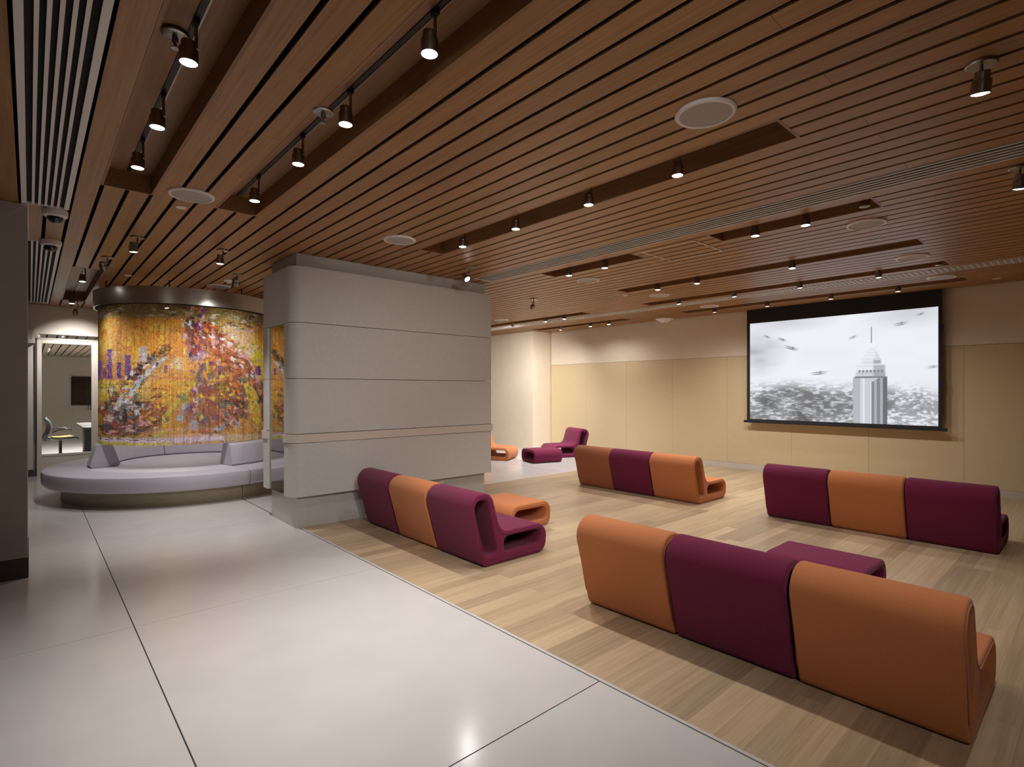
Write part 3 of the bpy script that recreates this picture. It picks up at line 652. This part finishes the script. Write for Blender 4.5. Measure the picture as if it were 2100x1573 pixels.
# ================================================================== CEILING FITTINGS
def vent(key, label, bars, egg=False, cat='vent', frame=0.02, ratio=0.42):
    n, y0, y1 = VENT[key]; xa, xb = gx(n) + 0.004, gx(n + 2) - 0.004
    t = thing('ceiling_vent', label, cat, (xa, y0, H), 0, 'linear ceiling vents'); W = xb - xa; Ln = y1 - y0
    box('duct', (0.0, W, 0.0, Ln, 0.012, 0.02), 'black', t)
    link('vent_frame', boxes_mesh('vent_frame', [(0, frame, 0, Ln, -0.004, 0.012), (W - frame, W, 0, Ln, -0.004, 0.012), (frame, W - frame, 0, 0.015, -0.004, 0.012), (frame, W - frame, Ln - 0.015, Ln, -0.004, 0.012)]), 'white_metal', t)
    bme = unit_mesh('white_metal'); inner = W - 2 * frame; p = inner / (bars + 1 - 0.0)
    for k in range(bars):
        c = frame + (k + 1) * inner / (bars + 1); bw = inner / (bars + 1) * (ratio if not egg else 0.3)
        ubox('blade', bme, (c - bw / 2, c + bw / 2, 0.015, Ln - 0.015, -0.003, 0.004), t)
    if egg:
        bs = [(frame, W - frame, y, y + 0.012, -0.0025, 0.003) for y in np.arange(3.6, Ln, 0.06)]
        tag(link('cross_blades', boxes_mesh('cross_blades', bs), 'white_metal', t), kind='stuff')
    return t
vent('VL1', 'white linear slot vent in the ceiling at the top left corner', 5, frame=0.031)
vent('VL2', 'white linear slot vent in the ceiling beyond the dome cameras at left', 5, frame=0.028)
vent('V1', 'long white linear slot vent crossing the ceiling from the pillar to the right edge', 4, frame=0.016, ratio=0.30)
vent('V2', 'long white grid vent in the ceiling in front of the projection screen', 3, egg=True, frame=0.012)

sp_prof = [(0.0, -0.012), (0.13, -0.012), (0.136, -0.016), (0.152, -0.014), (0.157, -0.004), (0.157, 0.03)]
sp_rim = lathe_mesh('speaker_rim', [(0.134, -0.008), (0.136, -0.015), (0.150, -0.014), (0.158, -0.006), (0.158, 0.0)], 40)
sp_gr = lathe_mesh('speaker_grille', [(0.0, -0.010), (0.135, -0.010)], 40)
SPK = [(0.918, 4.675, 'between the two left light pockets'), (2.70, 1.45, 'above the foreground, the nearest and largest in view'), (2.72, 4.69, 'just in front of the grey pillar'), (5.56, 1.45, 'right of the pocket beyond the long slot vent'),
       (7.33, 1.47, 'above the right row of plum seats, before the grid vent'), (8.93, 1.475, 'beyond the grid vent near the right end of the screen'), (5.6, 4.70, 'just beyond the long slot vent near the pillar'), (7.33, 4.71, 'near the far end of the third pocket from the screen'),
       (8.95, 4.73, 'next to the screen wall left of the screen'), (2.01, 8.51, 'above the bead curtain ring'), (7.42, 8.6, 'beside the pillar above the single orange chair')]
for x, y, d in SPK:
    t = thing('ceiling_speaker', 'round flush ceiling speaker ' + d, 'speaker', (x, y, H), 0, 'round ceiling speakers')
    link('rim', sp_rim, 'white_metal', t); link('grille', sp_gr, 'speaker', t)
disc = lathe_mesh('detector_disc', [(0.0, -0.008), (0.038, -0.008), (0.042, -0.003), (0.042, 0.0)], 24)
for x, y, d in [(0.916, 5.044, 'beside the round speaker between the left pockets'), (0.949, 8.504, 'in the ceiling left of the bead curtain ring'), (6.956, 5.077, 'at the far end of the third pocket before the screen'), (9.572, 1.0, 'at the top right near the screen wall')]:
    tag(link('ceiling_cover_disc', disc, 'white_metal', None, (x, y, H)), 'small white round cover disc ' + d, 'disc', 'small ceiling discs')
t = thing('smoke_detector', 'white smoke detector beside the speaker above the bead curtain', 'detector', (2.0, 7.956, H))
link('base', lathe_mesh('base', [(0, -0.02), (0.05, -0.02), (0.06, -0.012), (0.06, 0)], 24), 'white_metal', t); link('cap', lathe_mesh('cap', [(0, -0.042), (0.03, -0.04), (0.042, -0.02)], 24), 'white_metal', t)
t = thing('dome_detector', 'white bell-shaped dome on the ceiling left of the projection screen', 'dome', (9.82, 6.186, H))
link('bell', lathe_mesh('bell', [(0.0, -0.085), (0.06, -0.08), (0.10, -0.06), (0.13, -0.035), (0.17, -0.022), (0.178, -0.01), (0.178, 0.0)], 32), 'white_metal', t); link('neck_ring', lathe_mesh('neck_ring', [(0.0, -0.09), (0.035, -0.09), (0.04, -0.078)], 20), 'speaker', t)
for x, y, z, d in [(0.49, 2.83, H + 0.12, 'in the left light pocket'), (1.17, 2.815, H, 'at the edge of the second light pocket')]:
    t = thing('sprinkler', 'round escutcheon with a pendent sprinkler head ' + d, 'sprinkler', (x, y, z), 0, 'ceiling sprinklers')
    link('escutcheon', lathe_mesh('escutcheon', [(0, -0.008), (0.045, -0.010), (0.055, -0.004), (0.056, 0.004), (0, 0.004)], 28), 'nickel', t)
    link('head', lathe_mesh('head', [(0, -0.062), (0.017, -0.062), (0.017, -0.058), (0.006, -0.054), (0.006, -0.04), (0.013, -0.036), (0.013, -0.008)], 14), 'nickel', t)
for y, d in ((5.85, 'nearer black dome security camera in white housing next to the left column'), (7.055, 'farther black dome security camera in white housing beside the slot vent')):
    t = thing('dome_camera', d, 'camera', (0.157, y, H), 0, 'dome cameras')
    link('housing', lathe_mesh('housing', [(0, -0.055), (0.068, -0.055), (0.082, -0.045), (0.086, -0.03), (0.086, 0.0)], 32), 'white_metal', t)
    link('dome', lathe_mesh('dome', [(0.055 * math.cos(a), -0.055 - 0.05 * math.sin(a)) for a in np.linspace(0, PI / 2, 9)], 28), 'dome', t)
t = thing('access_hatch', 'square ceiling access hatch outlined by a thin white frame', 'hatch', (4.9, 2.75, H))
link('hatch_frame', boxes_mesh('hatch_frame', [(0, 0.018, 0, 0.62, -0.006, -0.0005), (0.576, 0.594, 0, 0.62, -0.006, -0.0005), (0.018, 0.576, 0, 0.014, -0.006, -0.0005), (0.018, 0.576, 0.606, 0.62, -0.006, -0.0005)]), 'white_metal', t)

# ================================================================== SPOTLIGHTS
can_me = lathe_mesh('can', [(0, 0.094), (0.027, 0.094), (0.029, 0.09), (0.029, 0.060), (0.0365, 0.058), (0.0375, 0.055), (0.0375, 0.0), (0.034, 0.0), (0.034, 0.006), (0.0, 0.012)], 28, smooth=20)
lens_me = lathe_mesh('lens', [(0.0, -0.006), (0.018, -0.0045), (0.0335, 0.0005)], 24)
knuckle_me = boxes_mesh('knuckle', [(-0.008, 0.032, -0.007, 0.007, 0.074, 0.092)], 0.002)
canopy_me = lathe_mesh('canopy', [(0, -0.012), (0.055, -0.012), (0.06, -0.006), (0.06, 0.0)], 28)
clip_me = boxes_mesh('track_clip', [(-0.010, 0.010, -0.022, 0.022, -0.02, 0.012)], 0.002)
ORD = ['first', 'second', 'third', 'fourth', 'fifth', 'sixth']
for k in ('can', 'lens'): pass
def spot(name, x, y, ztop, zl, label, state='lit', aim=None, power=90, size=80, blend=0.7, mono=False, group='ceiling spotlights'):
    """x, y: axis of the lens; the stem drops beside the can from ztop"""
    t = thing(name, label, 'spotlight', (x, y, zl), 0, group)
    a = Vector((0, 0, -1)) if aim is None else Vector(aim).normalized()
    q = Vector((0, 0, -1)).rotation_difference(a); e = q.to_euler()
    sxo = 0.033
    link('can', can_me, 'nickel', t, (0, 0, 0), e)
    link('lens', mesh_in(lens_me, {'lit': 'lens', 'dim': 'lens_dim', 'off': 'lens_off'}[state]), None, t, (0, 0, 0), e)
    kn = q @ Vector((0.0, 0, 0.083))
    link('knuckle', knuckle_me, 'nickel', t, (0, 0, 0), (0, 0, 0))
    link('stem', lathe_mesh('stem', [(0, 0.072), (0.0075, 0.072), (0.0075, ztop - zl), (0, ztop - zl)], 10), 'nickel', t, (sxo - 0.004, 0, 0))
    if mono: link('canopy', canopy_me, 'nickel', t, (sxo - 0.004, 0, ztop - zl))
    else: link('track_clip', clip_me, 'track', t, (sxo - 0.004, 0, ztop - zl))
    if state != 'off' and power > 0:
        ld = bpy.data.lights.new('spot_beam', 'SPOT'); ld.energy = power * LAMP; ld.color = LAMP_COL; ld.spot_size = math.radians(size); ld.spot_blend = blend; ld.shadow_soft_size = 0.03
        lo = bpy.data.objects.new('spot_beam', ld); COL.objects.link(lo); lo.parent = t; lo.location = a * 0.012
        lo.rotation_euler = Vector((0, 0, -1)).rotation_difference(a).to_euler()
    return t
def track(key, label):
    n, y0, y1 = POCK[key]; x = gx(n + 1)
    t = thing('light_track', label, 'track', (x, y0, PZ), 0, 'black light tracks'); Ln = y1 - y0
    box('rail', (-0.010, 0.010, 0.02, Ln - 0.02, -0.006, 0.02), 'track', t)
    box('conduit', (0.016, 0.024, 0.05, Ln - 0.06, -0.008, -0.001), 'nickel', t)
ZL = 2.92
POWER = {}
rows = [
 ('P1', 'left light pocket', [(2.67, 'lit', 26), (3.44, 'lit', 24), (4.15, 'lit', 16)], None, 84),
 ('P2', 'second light pocket from left', [(1.92, 'lit', 92), (2.73, 'lit', 120), (3.41, 'lit', 112), (4.29, 'lit', 40)], None, 80),
 ('P3', 'pocket above the nearest orange seats', [(1.91, 'lit', 60), (2.67, 'lit', 74), (3.5, 'lit', 84), (4.28, 'lit', 84)], None, 92),
 ('P4', 'short pocket right of the access hatch', [(1.31, 'off', 0), (1.75, 'lit', 40), (2.18, 'lit', 56)], None, 100),
 ('P4b', 'short pocket left of the access hatch', [(3.92, 'lit', 72), (4.48, 'lit', 72)], None, 100),
 ('P5', 'third pocket from the screen wall', [(2.47, 'lit', 60), (3.67, 'lit', 70), (4.27, 'lit', 76)], None, 112),
 ('P6', 'pocket beside the grid vent', [(1.34, 'off', 0), (1.94, 'lit', 36), (2.87, 'lit', 76), (3.80, 'lit', 120), (4.74, 'lit', 140)], [None] + [(0.2, 0, -1)] * 4, 150),
 ('P6b', 'far pocket beside pillar and grid vent', [(7.28, 'lit', 220), (7.81, 'lit', 220), (8.81, 'lit', 210)], [None, None, (0.5, 0.6, -0.9)], 132),
 ('P7', 'pocket along the top of the screen', [(2.03, 'dim', 6), (2.90, 'dim', 10), (3.87, 'dim', 12), (4.81, 'dim', 26)], None, 120),
 ('P7b', 'far pocket along the cream wall', [(7.21, 'lit', 40), (7.72, 'lit', 40), (8.62, 'lit', 46)], [(0.06, 0, -1), (0.06, 0, -1), (0.06, 0.2, -1)], 150),
 ('P8', 'left pocket beyond the dome cameras', [(8.97, 'lit', 60), (11.35, 'lit', 50)], None, 100)]
for key, desc, ys_, aim, cone in rows:
    track(key, 'black light track inside the ' + desc)
    x = gx(POCK[key][0] + 1) - 0.029
    for k, (y, st, pw) in enumerate(ys_):
        lab = f"{ {'lit': 'lit', 'dim': 'dim', 'off': 'unlit'}[st]} spotlight, {ORD[k]} from near end, {desc}"
        spot('track_spotlight', x, y, PZ - 0.012, ZL if st != 'off' else 2.97, lab, st, aim[k] if isinstance(aim, list) else aim, pw, cone, 1.0)
GM = 'single-point ceiling spotlights'
ZM = 2.84
spot('ceiling_spotlight', 3.20, 0.39, H, ZM, 'single metal spotlight hanging at the upper right of the picture', 'lit', (0.22, 0.12, -1), 60, 90, 1.0, True, GM)
spot('ceiling_spotlight', 4.90, 0.40, H, ZM, 'single metal spotlight cut by the right picture edge below the slot vent', 'lit', (0.22, 0.12, -1), 60, 90, 1.0, True, GM)
spot('ceiling_spotlight', 3.93, 5.18, H, ZM, 'single bright spotlight hanging just right of the grey pillar top', 'lit', (0.1, -0.75, -0.8), 40, 100, 1.0, True, GM)
spot('ceiling_spotlight', 6.09, 6.28, H, ZM, 'single spotlight on a long stem tilted away beyond the pillar', 'lit', (0.60, 0.72, -0.36), 380, 58, 1.0, True, GM)
spot('ceiling_spotlight', 0.75, 6.32, H, ZM, 'single spotlight nearest to the dome cameras above the white floor', 'lit', (0.1, 0.1, -1), 80, 70, 1.0, True, GM)
spot('ceiling_spotlight', 0.62, 7.50, H, ZM, 'single spotlight left of the bead curtain, smaller of the two at left', 'lit', (0.30, 0.5, -0.9), 90, 96, 1.0, True, GM)
spot('ceiling_spotlight', 1.50, 6.30, H, ZM, 'single spotlight left of the grey pillar in front of the bead curtain', 'lit', (0.02, 0.1, -1), 150, 70, 1.0, True, GM)
spot('ceiling_spotlight', 1.96, 7.51, H, ZM, 'single tilted spotlight beside the smoke detector above the curtain', 'lit', (0.05, 0.55, -0.85), 110, 110, 1.0, True, GM)
spot('ceiling_spotlight', 1.66, 10.27, H, ZM, 'single spotlight glowing inside the bead curtain', 'lit', (0.1, -0.1, -1), 130, 130, 1.0, True, GM)
spot('ceiling_spotlight', 0.57, 11.62, H, 2.78, 'single spotlight tilted at the white wall above the glass door', 'lit', (0.05, 0.8, -0.7), 110, 90, 1.0, True, GM)
# added unseen track heads behind the viewer, fill for the pillar and sofa backs
for (x, y, tgt, pw, d) in ((gx(6) - 0.029, 0.75, (3.6, 5.8, 0.7), 150, 'first'), (gx(1) - 0.029, 0.30, (2.9, 5.8, 0.6), 130, 'second'), (gx(6) - 0.029, -0.3, (4.2, 5.8, 0.8), 150, 'third'), (gx(1) - 0.029, -0.8, (3.4, 1.6, 0.5), 110, 'fourth')):
    av = Vector(tgt) - Vector((x, y, ZL)); spot('track_spotlight', x, y, PZ - 0.012, ZL, f'{d} added unseen fill spotlight overhead behind the viewer, turned into the room', 'lit', av, pw, 56, 1.0)
# lamps of the meeting room
for x, y, d in ((1.15, 16.0, 'nearer spotlight seen through the glass door'), (1.45, 17.0, 'farther spotlight seen through the glass door')):
    spot('ceiling_spotlight', x, y, 2.53, 2.38, d, 'lit', None, 520, 150, 0.8, True, 'meeting room spotlights')

# ================================================================== MEETING ROOM
tv = thing('wall_television', 'dark flat television on the wall behind the glass door', 'television', (1.7, 21.4, 1.04))
box('panel', (-0.74, 0.74, -0.02, 0.04, 0.0, 0.87), 'tv', tv, 0.006); box('bezel', (-0.75, 0.75, 0.0, 0.045, -0.01, 0.88), 'dark_plastic', tv, 0.004)
phn = thing('wall_phone', 'small dark wall phone below the television', 'phone', (1.42, 21.4, 0.88)); box('case', (-0.06, 0.06, -0.03, 0.045, 0.0, 0.16), 'dark_plastic', phn, 0.008); box('handset', (-0.045, -0.01, -0.05, -0.03, 0.01, 0.15), 'white_metal', phn, 0.006)
tb = thing('meeting_table', 'dark grey meeting table with slab legs behind the glass door', 'table', (1.66, 15.1, 0))
box('tabletop', (-0.85, 0.85, -1.0, 1.1, 0.70, 0.735), 'table', tb, 0.004); box('slab_leg', (-0.78, -0.58, -0.25, 0.25, 0.0, 0.70), 'grey_plastic', tb, 0.004); box('slab_leg', (0.55, 0.75, -0.25, 0.25, 0.0, 0.70), 'grey_plastic', tb, 0.004); box('apron', (-0.58, 0.55, -0.03, 0.03, 0.58, 0.70), 'grey_plastic', tb)
def office_chair(x, y, rz, label):
    t = thing('office_chair', label, 'chair', (x, y, 0), rz, 'office chairs')
    hub = link('base_hub', lathe_mesh('base_hub', [(0, 0.07), (0.04, 0.07), (0.045, 0.12), (0.028, 0.13), (0.028, 0.40), (0, 0.40)], 16), 'dark_plastic', t)
    cast = lathe_mesh('caster', [(0, -0.02), (0.02, -0.02), (0.028, -0.012), (0.028, 0.012), (0.02, 0.02), (0, 0.02)], 14)
    for k in range(5):
        a = 2 * PI * k / 5 + 0.4; leg = link('base_leg', tube_mesh('base_leg', [(0.03 * math.cos(a), 0.03 * math.sin(a), 0.105), (0.18 * math.cos(a), 0.18 * math.sin(a), 0.085), (0.31 * math.cos(a), 0.31 * math.sin(a), 0.062)], 0.016, 8), 'dark_plastic', t)
        link('caster', cast, 'dark_plastic', leg, (0.31 * math.cos(a), 0.31 * math.sin(a), 0.03), (PI / 2, 0, a))
    # one curved shell each for seat and back
    def sheet(name, prof, halfw, th, curve, m):
        V, Fc = [], []; n = len(prof); W = 9
        for s in (0, 1):
            for i, (px_, pz_) in enumerate(prof):
                tx_, tz_ = (prof[min(i + 1, n - 1)][0] - prof[max(i - 1, 0)][0], prof[min(i + 1, n - 1)][1] - prof[max(i - 1, 0)][1]); ln = math.hypot(tx_, tz_); nx2, nz2 = -tz_ / ln, tx_ / ln
                for j in range(W):
                    q = -1 + 2 * j / (W - 1); hw = halfw[i]; c = curve * q * q
                    V.append((px_ + nx2 * (s * th + c), q * hw, pz_ + nz2 * (s * th + c)))
        k = n * W
        for i in range(n - 1):
            for j in range(W - 1):
                a = i * W + j; Fc.append((a, a + 1, a + W + 1, a + W)); Fc.append((k + a, k + a + W, k + a + W + 1, k + a + 1))
        for i in range(n - 1): Fc.append((i * W, (i + 1) * W, k + (i + 1) * W, k + i * W)); Fc.append((i * W + W - 1, k + i * W + W - 1, k + (i + 1) * W + W - 1, (i + 1) * W + W - 1))
        for j in range(W - 1): Fc.append((j, k + j, k + j + 1, j + 1)); b = (n - 1) * W; Fc.append((b + j, b + j + 1, k + b + j + 1, k + b + j))
        return link(name, mesh(name, V, Fc, 40), m, t)
    sheet('seat', [(-0.2, 0.44), (-0.1, 0.415), (0.1, 0.42), (0.22, 0.43), (0.27, 0.41)], [0.20, 0.23, 0.24, 0.23, 0.20], 0.03, 0.02, 'grey_plastic')
    sheet('seat_pad', [(-0.14, 0.46), (0.0, 0.455), (0.2, 0.465)], [0.17, 0.2, 0.19], 0.03, 0.0, 'mustard')
    sheet('backrest', [(-0.24, 0.93), (-0.17, 0.84), (-0.14, 0.72), (-0.16, 0.58), (-0.22, 0.48), (-0.2, 0.42)], [0.17, 0.20, 0.22, 0.22, 0.2, 0.14], -0.022, -0.05, 'grey_plastic')
    for s in (-1, 1): link('armrest', tube_mesh('armrest', [(-0.17, s * 0.22, 0.60), (-0.05, s * 0.26, 0.655), (0.12, s * 0.26, 0.66), (0.15, s * 0.25, 0.63)], 0.014, 8), 'dark_plastic', t)
    return t
office_chair(0.50, 15.35, 0.12, 'grey office chair with mustard seat pad seen through the glass door')
office_chair(1.35, 17.1, 4.4, 'second grey office chair mostly hidden behind the door frame')

# emergency light beside the glass door
em = thing('emergency_light', 'white emergency light box with round lamp beside the glass door head', 'light', (0.02, 12.42, 2.31))
box('case', (-0.06, 0.048, -0.05, 0.078, 0.0, 0.25), 'offwhite', em, 0.008)
link('lamp_head', lathe_mesh('lamp_head', [(0.042 * math.sin(a), -0.042 * math.cos(a)) for a in np.linspace(0, PI, 11)], 20), 'white_metal', em, (0.075, -0.01, 0.13))
link('lettering', boxes_mesh('lettering', [(-0.008, 0.003, -0.0515, -0.0502, 0.07 + k * 0.03, 0.086 + k * 0.03) for k in range(4)]), 'redmark', em)
